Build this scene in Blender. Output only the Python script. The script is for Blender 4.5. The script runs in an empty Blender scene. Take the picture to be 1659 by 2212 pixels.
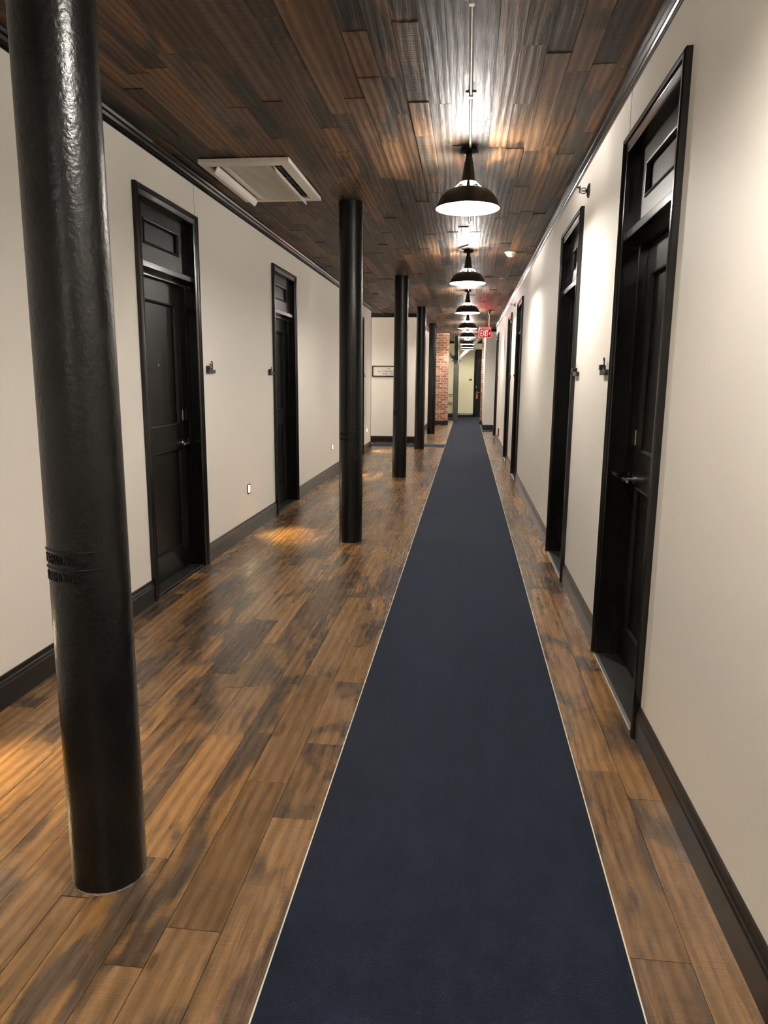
import bpy, bmesh, math, random
from mathutils import Vector, Matrix
random.seed(11)
S = bpy.context.scene
COL = S.collection
R = math.radians

# ------------------------------------------------------------------ camera
CAM_H = 1.48
F_PX = 1547.0
pitch, yaw, roll = R(10.53), R(6.4375), R(0.531)
fw = Vector((-math.sin(yaw)*math.cos(pitch), math.cos(yaw)*math.cos(pitch), -math.sin(pitch)))
rt = Vector((math.cos(yaw), math.sin(yaw), 0))
up = rt.cross(fw)
r2 = math.cos(roll)*rt + math.sin(roll)*up
u2 = -math.sin(roll)*rt + math.cos(roll)*up
cd = bpy.data.cameras.new('camera'); cam = bpy.data.objects.new('camera', cd); COL.objects.link(cam)
cd.sensor_fit = 'VERTICAL'; cd.sensor_height = 36.0; cd.lens = F_PX/2212*36.0
cd.clip_start = 0.05; cd.clip_end = 100
m = Matrix((r2, u2, -fw)).transposed().to_4x4(); m.translation = (0, 0, CAM_H)
cam.matrix_world = m
S.camera = cam

# ------------------------------------------------------------------ world, exposure, light levels
w = bpy.data.worlds.new('world'); S.world = w; w.use_nodes = True
w.node_tree.nodes['Background'].inputs[0].default_value = (0.5, 0.45, 0.38, 1)
w.node_tree.nodes['Background'].inputs[1].default_value = 0.0
S.view_settings.view_transform = 'Standard'; S.view_settings.look = 'None'
S.view_settings.exposure = 2.0; S.view_settings.gamma = 1.0
S.view_settings.use_curve_mapping = False
BULB = 270.0                 # radiance of a lamp's frosted bulb
BULB_COL = (1.0, 0.945, 0.865)
STEP_W = 12.0                 # watts of a step light
EXIT_RED = 0.085
EXIT_EDGE = 34.0              # red light of the sign's edge-lit rim and the glow strip added on top

# ------------------------------------------------------------------ dimensions
WL, WR, ZC = -2.048, 0.757, 2.955
YB, YE = -4.0, 29.0          # wall behind the camera, end wall
CARP_L, CARP_R = -0.456, 0.458
DW, DH = 1.03, 2.645         # door unit over its casing
DOORS_R = [(2.885, +1), (5.275, -1), (10.6, +1), (13.12, -1), (18.52, -1)]   # near edge, latch side (+1 far)
DOORS_L = [(4.40, +1), (7.55, -1), (13.17, +1)]
LEFT_END, FACE_L = 15.42, 16.90     # side passage on the left
RIGHT_END, FACE_R = 20.40, 21.84    # side passage on the right
LAMP_Y = [1.25, 5.02, 8.75, 12.56, 16.30, 19.65, 23.5, 25.72, 27.4]
LAMP_X = -0.032
COL_Y = [1.84, 6.40, 10.84, 15.39, 19.86]
COL_X = [-1.036, -1.03, -0.995, -0.99, -0.96]

# ------------------------------------------------------------------ materials
def nt(name):
    mt = bpy.data.materials.new(name); mt.use_nodes = True
    t = mt.node_tree; b = t.nodes['Principled BSDF']
    return mt, t, b
def N(t, typ, **kw):
    n = t.nodes.new(typ)
    for k, v in kw.items():
        if k.startswith('i_'):
            n.inputs[k[2:].replace('_', ' ')].default_value = v
        else: setattr(n, k, v)
    return n
def plain(name, col, rough=0.5, metal=0.0, spec=0.5, coat=0.0, bump=None, vary=0.0):
    mt, t, b = nt(name)
    b.inputs['Base Color'].default_value = (*col, 1); b.inputs['Roughness'].default_value = rough
    b.inputs['Metallic'].default_value = metal; b.inputs['Specular IOR Level'].default_value = spec
    b.inputs['Coat Weight'].default_value = coat; b.inputs['Coat Roughness'].default_value = 0.12
    tc = N(t, 'ShaderNodeNewGeometry')
    if vary:
        n = N(t, 'ShaderNodeTexNoise'); n.inputs['Scale'].default_value = 6; n.inputs['Detail'].default_value = 5
        t.links.new(tc.outputs['Position'], n.inputs['Vector'])
        mx = N(t, 'ShaderNodeMix', data_type='RGBA')
        mx.inputs[6].default_value = (*[c*(1-vary) for c in col], 1); mx.inputs[7].default_value = (*[min(1, c*(1+vary)) for c in col], 1)
        t.links.new(n.outputs['Fac'], mx.inputs[0]); t.links.new(mx.outputs[2], b.inputs['Base Color'])
    if bump:
        sc, st, di = bump
        n = N(t, 'ShaderNodeTexNoise'); n.inputs['Scale'].default_value = sc; n.inputs['Detail'].default_value = 3
        t.links.new(tc.outputs['Position'], n.inputs['Vector'])
        bp = N(t, 'ShaderNodeBump'); bp.inputs['Strength'].default_value = st; bp.inputs['Distance'].default_value = di
        t.links.new(n.outputs['Fac'], bp.inputs['Height']); t.links.new(bp.outputs['Normal'], b.inputs['Normal'])
    return mt
def emit(name, col, strength, base=(0.8, 0.8, 0.8)):
    mt, t, b = nt(name)
    b.inputs['Base Color'].default_value = (*base, 1)
    b.inputs['Emission Color'].default_value = (*col, 1); b.inputs['Emission Strength'].default_value = strength
    return mt

def wood(name, light, mid, dark, rough, blotch, coat, bumpd, thr, grain_amt=0.35, coat_r=0.22, spec=0.5, tone_r=0.24):
    mt, t, b = nt(name); L = t.links.new
    geo = N(t, 'ShaderNodeNewGeometry'); at = N(t, 'ShaderNodeAttribute', attribute_name='rnd')
    sep = N(t, 'ShaderNodeSeparateColor'); L(at.outputs['Color'], sep.inputs[0])
    off = N(t, 'ShaderNodeVectorMath', operation='SCALE'); off.inputs['Scale'].default_value = 37.0
    L(at.outputs['Color'], off.inputs[0])
    pos = N(t, 'ShaderNodeVectorMath', operation='ADD'); L(geo.outputs['Position'], pos.inputs[0]); L(off.outputs[0], pos.inputs[1])
    def mapped(sx, sy, sz):
        mp = N(t, 'ShaderNodeVectorMath', operation='MULTIPLY'); mp.inputs[1].default_value = (sx, sy, sz); L(pos.outputs[0], mp.inputs[0]); return mp.outputs[0]
    def noise(v, detail=4, dist=0.0, rgh=0.55):
        n = N(t, 'ShaderNodeTexNoise'); n.inputs['Scale'].default_value = 1; n.inputs['Detail'].default_value = detail
        n.inputs['Distortion'].default_value = dist; n.inputs['Roughness'].default_value = rgh; L(v, n.inputs['Vector']); return n.outputs['Fac']
    def math_(op, a, bb, clamp=False):
        n = N(t, 'ShaderNodeMath', operation=op, use_clamp=clamp)
        for i, x in enumerate((a, bb)):
            if isinstance(x, (int, float)): n.inputs[i].default_value = x
            else: L(x, n.inputs[i])
        return n.outputs[0]
    def rng(v, a, bb, c=0.0, d=1.0):
        n = N(t, 'ShaderNodeMapRange', clamp=True); L(v, n.inputs[0])
        for i, x in enumerate((a, bb, c, d)):
            n.inputs[i+1].default_value = x
        return n.outputs[0]
    def mix(f, a, bb, mode='MIX'):
        n = N(t, 'ShaderNodeMix', data_type='RGBA', blend_type=mode)
        for i, x in ((0, f), (6, a), (7, bb)):
            if isinstance(x, tuple): n.inputs[i].default_value = (*x, 1)
            elif isinstance(x, (int, float)): n.inputs[i].default_value = x
            else: L(x, n.inputs[i])
        return n.outputs[2]
    grain = noise(mapped(75, 4, 40), 5, 1.2, 0.6)
    rings = N(t, 'ShaderNodeTexWave', wave_type='BANDS', bands_direction='X'); rings.inputs['Scale'].default_value = 1.0
    rings.inputs['Distortion'].default_value = 9.0; rings.inputs['Detail'].default_value = 2.0; rings.inputs['Detail Scale'].default_value = 0.6
    L(mapped(7, 0.7, 4), rings.inputs['Vector'])
    bl = noise(mapped(*blotch), 4, 1.3, 0.5)
    # ragged edge along the cross saw lines
    saw = noise(mapped(3, 130, 3), 3, 0.3, 0.6)
    blj = math_('ADD', bl, math_('MULTIPLY', math_('SUBTRACT', saw, 0.5), 0.12))
    blj = math_('ADD', blj, math_('MULTIPLY', math_('SUBTRACT', sep.outputs[0], 0.5), 0.30))
    mask = rng(blj, thr, thr+0.07)
    fleck = rng(noise(mapped(10, 3.2, 3), 4, 2.0, 0.6), 0.52, 0.64)
    mask = math_('MAXIMUM', mask, math_('MULTIPLY', fleck, 0.30))
    base = mix(sep.outputs[1], light, mid)
    col = mix(mask, base, dark)
    g = math_('ADD', math_('MULTIPLY', grain, 0.65), math_('MULTIPLY', rings.outputs['Fac'], 0.35))
    gm = rng(g, 0.25, 0.75, 1-grain_amt, 1+grain_amt)
    gs = N(t, 'ShaderNodeVectorMath', operation='SCALE'); L(col, gs.inputs[0]); L(gm, gs.inputs['Scale'])
    tone = rng(sep.outputs[2], 0, 1, 1-tone_r, 1+tone_r)
    ts = N(t, 'ShaderNodeVectorMath', operation='SCALE'); L(gs.outputs[0], ts.inputs[0]); L(tone, ts.inputs['Scale'])
    # knots and nail marks
    vor = N(t, 'ShaderNodeTexVoronoi', feature='F1'); vor.inputs['Scale'].default_value = 1.0; L(mapped(6, 2.2, 1), vor.inputs['Vector'])
    kn = rng(vor.outputs['Distance'], 0.05, 0.09, 0.35, 1.0)
    ks = N(t, 'ShaderNodeVectorMath', operation='SCALE'); L(ts.outputs[0], ks.inputs[0]); L(kn, ks.inputs['Scale'])
    L(ks.outputs[0], b.inputs['Base Color'])
    L(rng(grain, 0.3, 0.7, rough-0.06, rough+0.10), b.inputs['Roughness'])
    b.inputs['Specular IOR Level'].default_value = spec; b.inputs['Coat Weight'].default_value = coat; b.inputs['Coat Roughness'].default_value = coat_r
    # relief: grain plus saw marks on some boards
    sawb = math_('MULTIPLY', saw, rng(sep.outputs[1], 0.55, 0.9))
    hgt = math_('ADD', math_('MULTIPLY', g, 0.7), math_('MULTIPLY', sawb, 0.9))
    hgt = math_('ADD', hgt, math_('MULTIPLY', noise(mapped(9, 3, 3), 2), 1.2))
    bp = N(t, 'ShaderNodeBump'); bp.inputs['Strength'].default_value = 0.6; bp.inputs['Distance'].default_value = bumpd
    L(hgt, bp.inputs['Height']); L(bp.outputs['Normal'], b.inputs['Normal'])
    L(bp.outputs['Normal'], b.inputs['Coat Normal'])
    return mt

M = {}
M['wall'] = plain('wall_paint', (0.86, 0.82, 0.75), 0.55, spec=0.35, bump=(90, 0.06, 0.004))
M['wall_end'] = plain('yellow_wall_paint', (0.74, 0.70, 0.47), 0.55, spec=0.35, bump=(90, 0.06, 0.004))
M['black'] = plain('black_gloss_paint', (0.0045, 0.0042, 0.004), 0.17, spec=0.45)
M['door'] = plain('black_door_paint', (0.005, 0.0047, 0.0045), 0.34, spec=0.22, bump=(30, 0.10, 0.003))
M['base'] = plain('dark_brown_paint', (0.0085, 0.007, 0.006), 0.28, spec=0.4, bump=(25, 0.05, 0.004))
M['iron'] = plain('painted_cast_iron', (0.0032, 0.0030, 0.0029), 0.29, spec=0.30, bump=(80, 0.28, 0.006))
M['floorwood'] = wood('floor_board_wood', (0.262, 0.138, 0.050), (0.172, 0.098, 0.046), (0.086, 0.054, 0.033), 0.25, (4.4, 1.6, 1), 0.0, 0.0024, 0.525, 0.34, 0.3, 0.5, 0.30)
M['ceilwood'] = wood('ceiling_board_wood', (0.130, 0.064, 0.028), (0.070, 0.045, 0.029), (0.036, 0.026, 0.019), 0.46, (4.0, 1.0, 1), 0.0, 0.009, 0.51, 0.45, 0.34, 0.23, 0.55)
M['sub'] = plain('dark_gap', (0.008, 0.006, 0.004), 0.8)
M['steel'] = plain('brushed_steel', (0.62, 0.58, 0.52), 0.22, metal=1)
M['zinc'] = plain('galvanised_conduit', (0.42, 0.40, 0.36), 0.35, metal=1)
M['alu'] = plain('aluminium_strip', (0.75, 0.74, 0.70), 0.35, metal=1)
M['thresh'] = plain('dark_grey_threshold', (0.011, 0.0105, 0.009), 0.6, spec=0.3, vary=0.2)
M['white'] = plain('white_plastic', (0.74, 0.70, 0.63), 0.45)
M['dark'] = plain('dark_plastic', (0.008, 0.008, 0.008), 0.45)
M['enamel'] = plain('white_enamel', (0.86, 0.85, 0.82), 0.35)
M['shade'] = plain('dark_green_black_enamel', (0.0060, 0.0068, 0.0052), 0.42, spec=0.3)
M['bulb'] = emit('frosted_bulb', BULB_COL, BULB)
M['steplens'] = emit('step_light_lens', (1.0, 0.80, 0.42), 14.0)
M['bronze'] = plain('bronze_frame', (0.10, 0.065, 0.03), 0.4, metal=0.6)
M['post'] = plain('grey_green_painted_timber', (0.055, 0.056, 0.046), 0.5, bump=(14, 0.3, 0.01), vary=0.3)
M['mortar'] = plain('pale_mortar', (0.60, 0.47, 0.38), 0.9, bump=(60, 0.5, 0.01), vary=0.25)
M['orange'] = plain('orange_card', (0.60, 0.17, 0.05), 0.6)
M['paper'] = plain('sign_paper', (0.80, 0.77, 0.68), 0.5)
M['ink'] = plain('black_ink', (0.015, 0.014, 0.012), 0.6)
M['redbox'] = plain('red_plastic', (0.30, 0.015, 0.02), 0.4)
M['exitred'] = emit('exit_red', (1.0, 0.01, 0.015), EXIT_RED, (0.10, 0.002, 0.002))
M['exitedge'] = emit('exit_edge_glow', (1.0, 0.0, 0.0), EXIT_EDGE, (0.4, 0.01, 0.01))
M['exitwhite'] = emit('exit_letter', (1.0, 0.72, 0.70), 0.26, (0.5, 0.4, 0.4))
M['chip'] = plain('pale_filler', (0.16, 0.13, 0.10), 0.9, bump=(150, 0.6, 0.004))
M['binding'] = plain('white_carpet_binding', (0.72, 0.67, 0.56), 0.8)

def carpet_mat():
    mt, t, b = nt('navy_carpet'); L = t.links.new
    geo = N(t, 'ShaderNodeNewGeometry')
    def noise(sc, detail=2):
        mp = N(t, 'ShaderNodeVectorMath', operation='MULTIPLY'); mp.inputs[1].default_value = sc; L(geo.outputs['Position'], mp.inputs[0])
        n = N(t, 'ShaderNodeTexNoise'); n.inputs['Scale'].default_value = 1; n.inputs['Detail'].default_value = detail
        L(mp.outputs[0], n.inputs['Vector']); return n.outputs['Fac']
    mx = N(t, 'ShaderNodeMix', data_type='RGBA'); mx.inputs[6].default_value = (0.0042, 0.0064, 0.0138, 1); mx.inputs[7].default_value = (0.0076, 0.0112, 0.0232, 1)
    L(noise((330, 330, 330), 2), mx.inputs[0])
    mx2 = N(t, 'ShaderNodeMix', data_type='RGBA', blend_type='MULTIPLY'); mx2.inputs[0].default_value = 0.6
    cr = N(t, 'ShaderNodeMapRange'); cr.inputs[1].default_value = 0.3; cr.inputs[2].default_value = 0.7; cr.inputs[3].default_value = 0.75; cr.inputs[4].default_value = 1.25
    L(noise((9, 1.2, 1), 4), cr.inputs[0]); L(mx.outputs[2], mx2.inputs[6]); L(cr.outputs[0], mx2.inputs[7])
    L(mx2.outputs[2], b.inputs['Base Color'])
    b.inputs['Roughness'].default_value = 0.95; b.inputs['Specular IOR Level'].default_value = 0.15
    b.inputs['Sheen Weight'].default_value = 0.12; b.inputs['Sheen Roughness'].default_value = 0.5; b.inputs['Sheen Tint'].default_value = (0.45, 0.55, 0.75, 1)
    bp = N(t, 'ShaderNodeBump'); bp.inputs['Strength'].default_value = 0.7; bp.inputs['Distance'].default_value = 0.003
    L(noise((420, 420, 420), 2), bp.inputs['Height']); L(bp.outputs['Normal'], b.inputs['Normal'])
    return mt
M['carpet'] = carpet_mat()
def brick_mat():
    mt, t, b = nt('worn_red_brick'); L = t.links.new
    at = N(t, 'ShaderNodeAttribute', attribute_name='rnd'); sep = N(t, 'ShaderNodeSeparateColor'); L(at.outputs['Color'], sep.inputs[0])
    geo = N(t, 'ShaderNodeNewGeometry')
    cr = N(t, 'ShaderNodeValToRGB'); L(sep.outputs[0], cr.inputs[0]); e = cr.color_ramp.elements
    e[0].color = (0.30, 0.10, 0.045, 1); e[1].color = (0.42, 0.20, 0.11, 1)
    for p, c in ((0.3, (0.22, 0.075, 0.04, 1)), (0.55, (0.36, 0.13, 0.06, 1)), (0.72, (0.17, 0.10, 0.075, 1)), (0.85, (0.40, 0.30, 0.23, 1))):
        x = e.new(p); x.color = c
    n = N(t, 'ShaderNodeTexNoise'); n.inputs['Scale'].default_value = 22; n.inputs['Detail'].default_value = 5; L(geo.outputs['Position'], n.inputs['Vector'])
    mr = N(t, 'ShaderNodeMapRange', clamp=True); mr.inputs[1].default_value = 0.52; mr.inputs[2].default_value = 0.66; mr.inputs[4].default_value = 0.7
    L(n.outputs['Fac'], mr.inputs[0])
    mx = N(t, 'ShaderNodeMix', data_type='RGBA'); mx.inputs[7].default_value = (0.55, 0.43, 0.34, 1)
    L(mr.outputs[0], mx.inputs[0]); L(cr.outputs[0], mx.inputs[6]); L(mx.outputs[2], b.inputs['Base Color'])
    b.inputs['Roughness'].default_value = 0.85
    bp = N(t, 'ShaderNodeBump'); bp.inputs['Strength'].default_value = 0.7; bp.inputs['Distance'].default_value = 0.01
    L(n.outputs['Fac'], bp.inputs['Height']); L(bp.outputs['Normal'], b.inputs['Normal'])
    return mt
M['brick'] = brick_mat()

# ------------------------------------------------------------------ mesh helpers
class MB:
    def __init__(s): s.v = []; s.f = []
    def add(s, vs, fs):
        o = len(s.v); s.v += [tuple(p) for p in vs]; s.f += [tuple(i+o for i in f) for f in fs]; return s
    def box(s, x0, x1, y0, y1, z0, z1):
        return s.add([(x0,y0,z0),(x1,y0,z0),(x1,y1,z0),(x0,y1,z0),(x0,y0,z1),(x1,y0,z1),(x1,y1,z1),(x0,y1,z1)],
                     [(0,3,2,1),(4,5,6,7),(0,1,5,4),(1,2,6,5),(2,3,7,6),(3,0,4,7)])
    def strip(s, ringA, ringB, caps=True):
        n = len(ringA); vs = list(ringA)+list(ringB)
        fs = [(i, (i+1) % n, n+(i+1) % n, n+i) for i in range(n)]
        if caps: fs += [tuple(range(n))[::-1], tuple(range(n, 2*n))]
        return s.add(vs, fs)
    def lathe(s, prof, n=32, c=(0, 0, 0), skip=None, closed=False):
        vs = []; fs = []
        for (r_, z) in prof:
            for k in range(n):
                a = 2*math.pi*k/n; vs.append((c[0]+r_*math.cos(a), c[1]+r_*math.sin(a), c[2]+z))
        for j in range(len(prof)-1):
            for k in range(n):
                if skip and skip(j, k): continue
                k2 = (k+1) % n
                fs.append((j*n+k, j*n+k2, (j+1)*n+k2, (j+1)*n+k))
        if closed:
            fs.append(tuple(range(n))[::-1]); fs.append(tuple(range((len(prof)-1)*n, len(prof)*n)))
        return s.add(vs, fs)
    def tube(s, pts, r_, n=10):
        pts = [Vector(p) for p in pts]; rings = []
        for i, p in enumerate(pts):
            d = (pts[min(i+1, len(pts)-1)]-pts[max(i-1, 0)]).normalized()
            a = d.cross(Vector((0, 0, 1)))
            if a.length < 1e-3: a = d.cross(Vector((1, 0, 0)))
            a.normalize(); b = d.cross(a)
            rings.append([p+r_*(math.cos(2*math.pi*k/n)*a+math.sin(2*math.pi*k/n)*b) for k in range(n)])
        vs = [q for r in rings for q in r]; fs = []
        for j in range(len(rings)-1):
            for k in range(n):
                fs.append((j*n+k, j*n+(k+1) % n, (j+1)*n+(k+1) % n, (j+1)*n+k))
        fs += [tuple(range(n))[::-1], tuple(range((len(rings)-1)*n, len(rings)*n))]
        return s.add(vs, fs)
    def mesh(s, name, smooth=None, bevel=0, seg=1):
        me = bpy.data.meshes.new(name); me.from_pydata(s.v, [], s.f)
        bm = bmesh.new(); bm.from_mesh(me)
        bmesh.ops.recalc_face_normals(bm, faces=bm.faces)
        if bevel:
            es = [e for e in bm.edges if len(e.link_faces) == 2 and e.calc_face_angle() > 0.5]
            bmesh.ops.bevel(bm, geom=es, offset=bevel, segments=seg, affect='EDGES', profile=0.5)
        bm.to_mesh(me); bm.free()
        if smooth:
            me.polygons.foreach_set('use_smooth', [True]*len(me.polygons)); me.set_sharp_from_angle(angle=R(smooth))
        return me
    def build(s, name, mat, parent=None, loc=None, smooth=None, bevel=0, seg=1):
        return link(name, s.mesh(name, smooth, bevel, seg), mat, parent, loc)
def link(name, me, mat, parent=None, loc=None):
    o = bpy.data.objects.new(name, me); COL.objects.link(o)
    if mat is not None and not me.materials: me.materials.append(M[mat])
    if parent is not None: o.parent = parent
    if loc is not None: o.location = loc
    return o
def empty(name, loc=(0, 0, 0), rz=0.0):
    o = bpy.data.objects.new(name, None); COL.objects.link(o); o.location = loc; o.rotation_euler = (0, 0, rz)
    o.empty_display_size = 0.05; return o
def tag(o, label=None, cat=None, group=None, kind=None):
    if label: o['label'] = label
    if cat: o['category'] = cat
    if group: o['group'] = group
    if kind: o['kind'] = kind
    return o
def kids(o): return [c for c in bpy.data.objects if c.parent == o]
def copy_tree(o, parent=None):
    c = o.copy(); COL.objects.link(c); c.parent = parent
    for ch in kids(o): copy_tree(ch, c)
    return c
def set_rnd(me, vals):
    a = me.attributes.new('rnd', 'FLOAT_COLOR', 'POINT')
    a.data.foreach_set('color', [x for c in vals for x in c])
def text_mesh(txt, size, depth, font_space=1.0):
    c = bpy.data.curves.new('t', 'FONT'); c.body = txt; c.size = size; c.extrude = depth; c.resolution_u = 3
    c.align_x = 'LEFT'; c.space_character = font_space
    o = bpy.data.objects.new('t', c); COL.objects.link(o)
    dg = bpy.context.evaluated_depsgraph_get(); dg.update()
    me = bpy.data.meshes.new_from_object(o.evaluated_get(dg))
    bpy.data.objects.remove(o); bpy.data.curves.remove(c)
    me.materials.clear()
    return me

# ------------------------------------------------------------------ walls
OPEN_W, OPEN_H = DW-0.10, DH-0.04      # hole in the wall behind the casing
def wall_run(name, xa, xb, y0, y1, holes, mat='wall'):
    b = MB(); y = y0
    for (n0, _) in holes:
        a, c = n0+0.05, n0+DW-0.05
        b.box(xa, xb, y, a, 0, ZC); b.box(xa, xb, a, c, OPEN_H, ZC); y = c
    b.box(xa, xb, y, y1, 0, ZC)
    return tag(b.build(name, mat), kind='structure')
wall_l = wall_run('wall_left', WL-0.22, WL, YB, LEFT_END, DOORS_L)
tag(wall_l, 'cream painted left corridor wall with three black doors', 'wall')
wall_r = wall_run('wall_right', WR, WR+0.22, YB, RIGHT_END, DOORS_R)
tag(wall_r, 'cream painted right corridor wall with five black doors', 'wall')
def wbox(name, lab, *bx, mat='wall'):
    return tag(MB().box(*bx).build(name, mat), lab, 'wall', kind='structure')
LBX = -1.20
wbox('wall_passage', 'cream wall facing the camera, carrying the framed sign', -5.0, LBX, FACE_L, 24.0, 0, ZC)
RBX = 0.512
wbox('wall_corner', 'cream wall past the exit sign facing the camera', RBX, 3.0, FACE_R, 24.3, 0, ZC)
wbox('wall_end', 'pale yellow wall closing the far end of the corridor', -3.0, 2.6, YE, YE+0.2, 0, ZC, mat='wall_end')
wbox('wall_back', 'cream wall behind the viewer', -2.4, 1.1, YB-0.2, YB, 0, ZC)
wbox('wall_passage_left', 'end wall of the left side passage', -5.2, -5.0, LEFT_END-0.4, 24.0, 0, ZC)
wbox('wall_passage_near', 'near wall of the left side passage', -5.0, WL-0.22, LEFT_END-0.2, LEFT_END, 0, ZC)
wbox('wall_passage_right', 'end wall of the right side passage', 3.0, 3.2, RIGHT_END-0.4, 24.3, 0, ZC)
wbox('wall_passage_front', 'near wall of the right side passage', WR+0.22, 3.0, RIGHT_END-0.2, RIGHT_END, 0, ZC)
wbox('wall_lobby_left', 'left wall of the far lobby', -3.2, -3.0, 24.0, YE, 0, ZC, mat='wall_end')
wbox('wall_lobby_right', 'right wall of the far lobby', 2.6, 2.8, 24.3, YE, 0, ZC, mat='wall_end')

# ------------------------------------------------------------------ floor and ceiling boards
floor = tag(MB().box(-5.2, 3.2, YB-0.2, YE+0.2, -0.12, -0.013).build('floor', 'sub'), 'wide plank hardwood floor with dark saw stained patches', 'floor', kind='structure')
ceil_ = tag(MB().box(-5.2, 3.2, YB-0.2, YE+0.2, ZC+0.016, ZC+0.14).build('ceiling', 'sub'), 'reclaimed wood board ceiling with varnished brown planks', 'ceiling', kind='structure')
def rnd4(): return (random.random(), random.random(), random.random(), 1)
def plank(name, x0, x1, y0, y1, z0, z1, mat, parent):
    g = 0.0008; cx, cy, cz = (x0+x1)/2, (y0+y1)/2, (z0+z1)/2
    b = MB().box(x0+g-cx, x1-g-cx, y0+g-cy, y1-g-cy, z0-cz, z1-cz); tilt(b, 0, x0-cx, x1-cx, 'ceil' in name)
    me = b.mesh(name); set_rnd(me, [rnd4()]*len(me.vertices))
    return link(name, me, mat, parent, (cx, cy, cz))
def tilt(b, o, x0, x1, under):
    # each board lies a hair out of level
    t, l = random.gauss(0, 0.0035), random.gauss(0, 0.0012); cx = (x0+x1)/2
    if under: t, l = t*1.6, l*1.6
    ids = range(o, o+4) if under else range(o+4, o+8)
    ym = sum(b.v[i][1] for i in ids)/4
    for i in ids:
        x, y, z = b.v[i]; b.v[i] = (x, y, z+(x-cx)*t+(y-ym)*l*0.5)
class Bulk:
    def __init__(s): s.b = MB(); s.c = []
    def add(s, x0, x1, y0, y1, z0, z1):
        g = 0.0008; s.b.box(x0+g, x1-g, y0+g, y1-g, z0, z1); tilt(s.b, len(s.b.v)-8, x0, x1, z0 > 1); s.c += [rnd4()]*8
    def build(s, name, mat, parent):
        me = bpy.data.meshes.new(name); me.from_pydata(s.b.v, [], s.b.f); set_rnd(me, s.c)
        return tag(link(name, me, mat, parent), kind='stuff')
def rows_of(x0, x1, start, widths):
    xs = []; x = start; i = 0
    while x < x1:
        xs.append((x, x+widths[i % len(widths)])); x += widths[i % len(widths)]; i += 1
    x = start; i = -1
    while x > x0:
        wd = widths[i % len(widths)]; xs.append((x-wd, x)); x -= wd; i -= 1
    return sorted((max(a, x0), min(b, x1)) for a, b in xs if min(b, x1)-max(a, x0) > 0.008)
fw_ = [0.083, 0.156, 0.110, 0.156]
_sm = [WL+0.003, -1.90, -1.756, -1.60, -1.514, -1.39, -1.283, -1.124, -1.041, -0.885, -0.775, -0.619, -0.44, 0.44, 0.621, WR-0.003]
frows = [(a, b) for a, b in zip(_sm, _sm[1:]) if a != -0.44]
def shares_carpet(a, b): return a > CARP_L+0.02 and b < CARP_R-0.02
pieces = []; bulkf = Bulk()
LEN_F = (0.55, 0.75, 0.95, 1.2, 1.5)
FIX_F = {0: []}
for (a, b) in frows:
    if shares_carpet(a, b): continue
    y = YB + random.uniform(0, 0.9)-0.9
    while y < YE:
        l = random.choice(LEN_F)*random.uniform(0.85, 1.15); y1 = min(y+l, YE)
        if y1 > YB:
            pieces.append((a, b, max(y, YB), y1))
        y = y1
vis = sorted([p for p in pieces if p[3] > 0.85 and p[1] <= WR], key=lambda p: p[2])
nvis = vis[:298]; sset = set(nvis)
for p in pieces:
    dz = random.uniform(-0.0008, 0.0004)
    if p in sset: plank('floor_board', *p, -0.013, dz, 'floorwood', floor)
    else: bulkf.add(*p, -0.013, dz)
for (xa, xb, ya, yb) in ((-5.0, WL, LEFT_END, FACE_L), (WR, 3.0, RIGHT_END, FACE_R), (-3.0, WL, 24.5, YE), (WR, 2.6, 24.8, YE)):
    for (a, b) in rows_of(xa, xb, xa, fw_):
        y = ya
        while y < yb:
            y1 = min(y+random.choice(LEN_F), yb); bulkf.add(a, b, y, y1, -0.013, 0); y = y1
bulkf.build('floor_board_field', 'floorwood', floor)

crows = rows_of(WL, WR, -0.023, [0.113])
bulkc = Bulk(); cp = []
for (a, b) in crows:
    y = YB - random.uniform(0, 1.0)
    while y < YE:
        l = random.choice((0.5, 0.8, 1.1, 1.4, 1.9))*random.uniform(0.85, 1.15); y1 = min(y+l, YE)
        if y1 > YB: cp.append((a, b, max(y, YB), y1))
        y = y1
visc = sorted([p for p in cp if p[3] > 2.6], key=lambda p: p[2])[:298]; cset = set(visc)
for p in cp:
    dz = random.choice((0, 0, 0.001, 0.002, 0.004, -0.002, -0.004, -0.007))
    if p in cset: plank('ceiling_board', *p, ZC+dz, ZC+0.016, 'ceilwood', ceil_)
    else: bulkc.add(*p, ZC+dz, ZC+0.016)
for (xa, xb, ya, yb) in ((-5.0, WL, LEFT_END-0.2, YE), (WR, 3.0, RIGHT_END-0.2, YE)):
    for (a, b) in rows_of(xa, xb, xa, [0.113]):
        y = ya
        while y < yb:
            y1 = min(y+random.uniform(0.6, 1.8), yb); bulkc.add(a, b, y, y1, ZC, ZC+0.016); y = y1
bulkc.build('ceiling_board_field', 'ceilwood', ceil_)

# ------------------------------------------------------------------ baseboards and crown
BASE_P = [(0, 0), (0.018, 0), (0.018, 0.104), (0.0145, 0.110), (0.0145, 0.122), (0.010, 0.129), (0.008, 0.150), (0, 0.150)]
CROWN_P = [(0, -0.083), (0.005, -0.083), (0.009, -0.079), (0.009, -0.068), (0.014, -0.062), (0.015, -0.052), (0.0225, -0.038), (0.0225, -0.032), (0.028, -0.027), (0.0345, -0.013), (0.0345, -0.002), (0, -0.002)]
def sweep_y(prof, xw, sgn, y0, y1, z0=0):
    b = MB(); b.strip([(xw+sgn*d, y0, z0+z) for d, z in prof], [(xw+sgn*d, y1, z0+z) for d, z in prof]); return b
def sweep_x(prof, yw, sgn, x0, x1, z0=0):
    b = MB(); b.strip([(x0, yw+sgn*d, z0+z) for d, z in prof], [(x1, yw+sgn*d, z0+z) for d, z in prof]); return b
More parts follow.
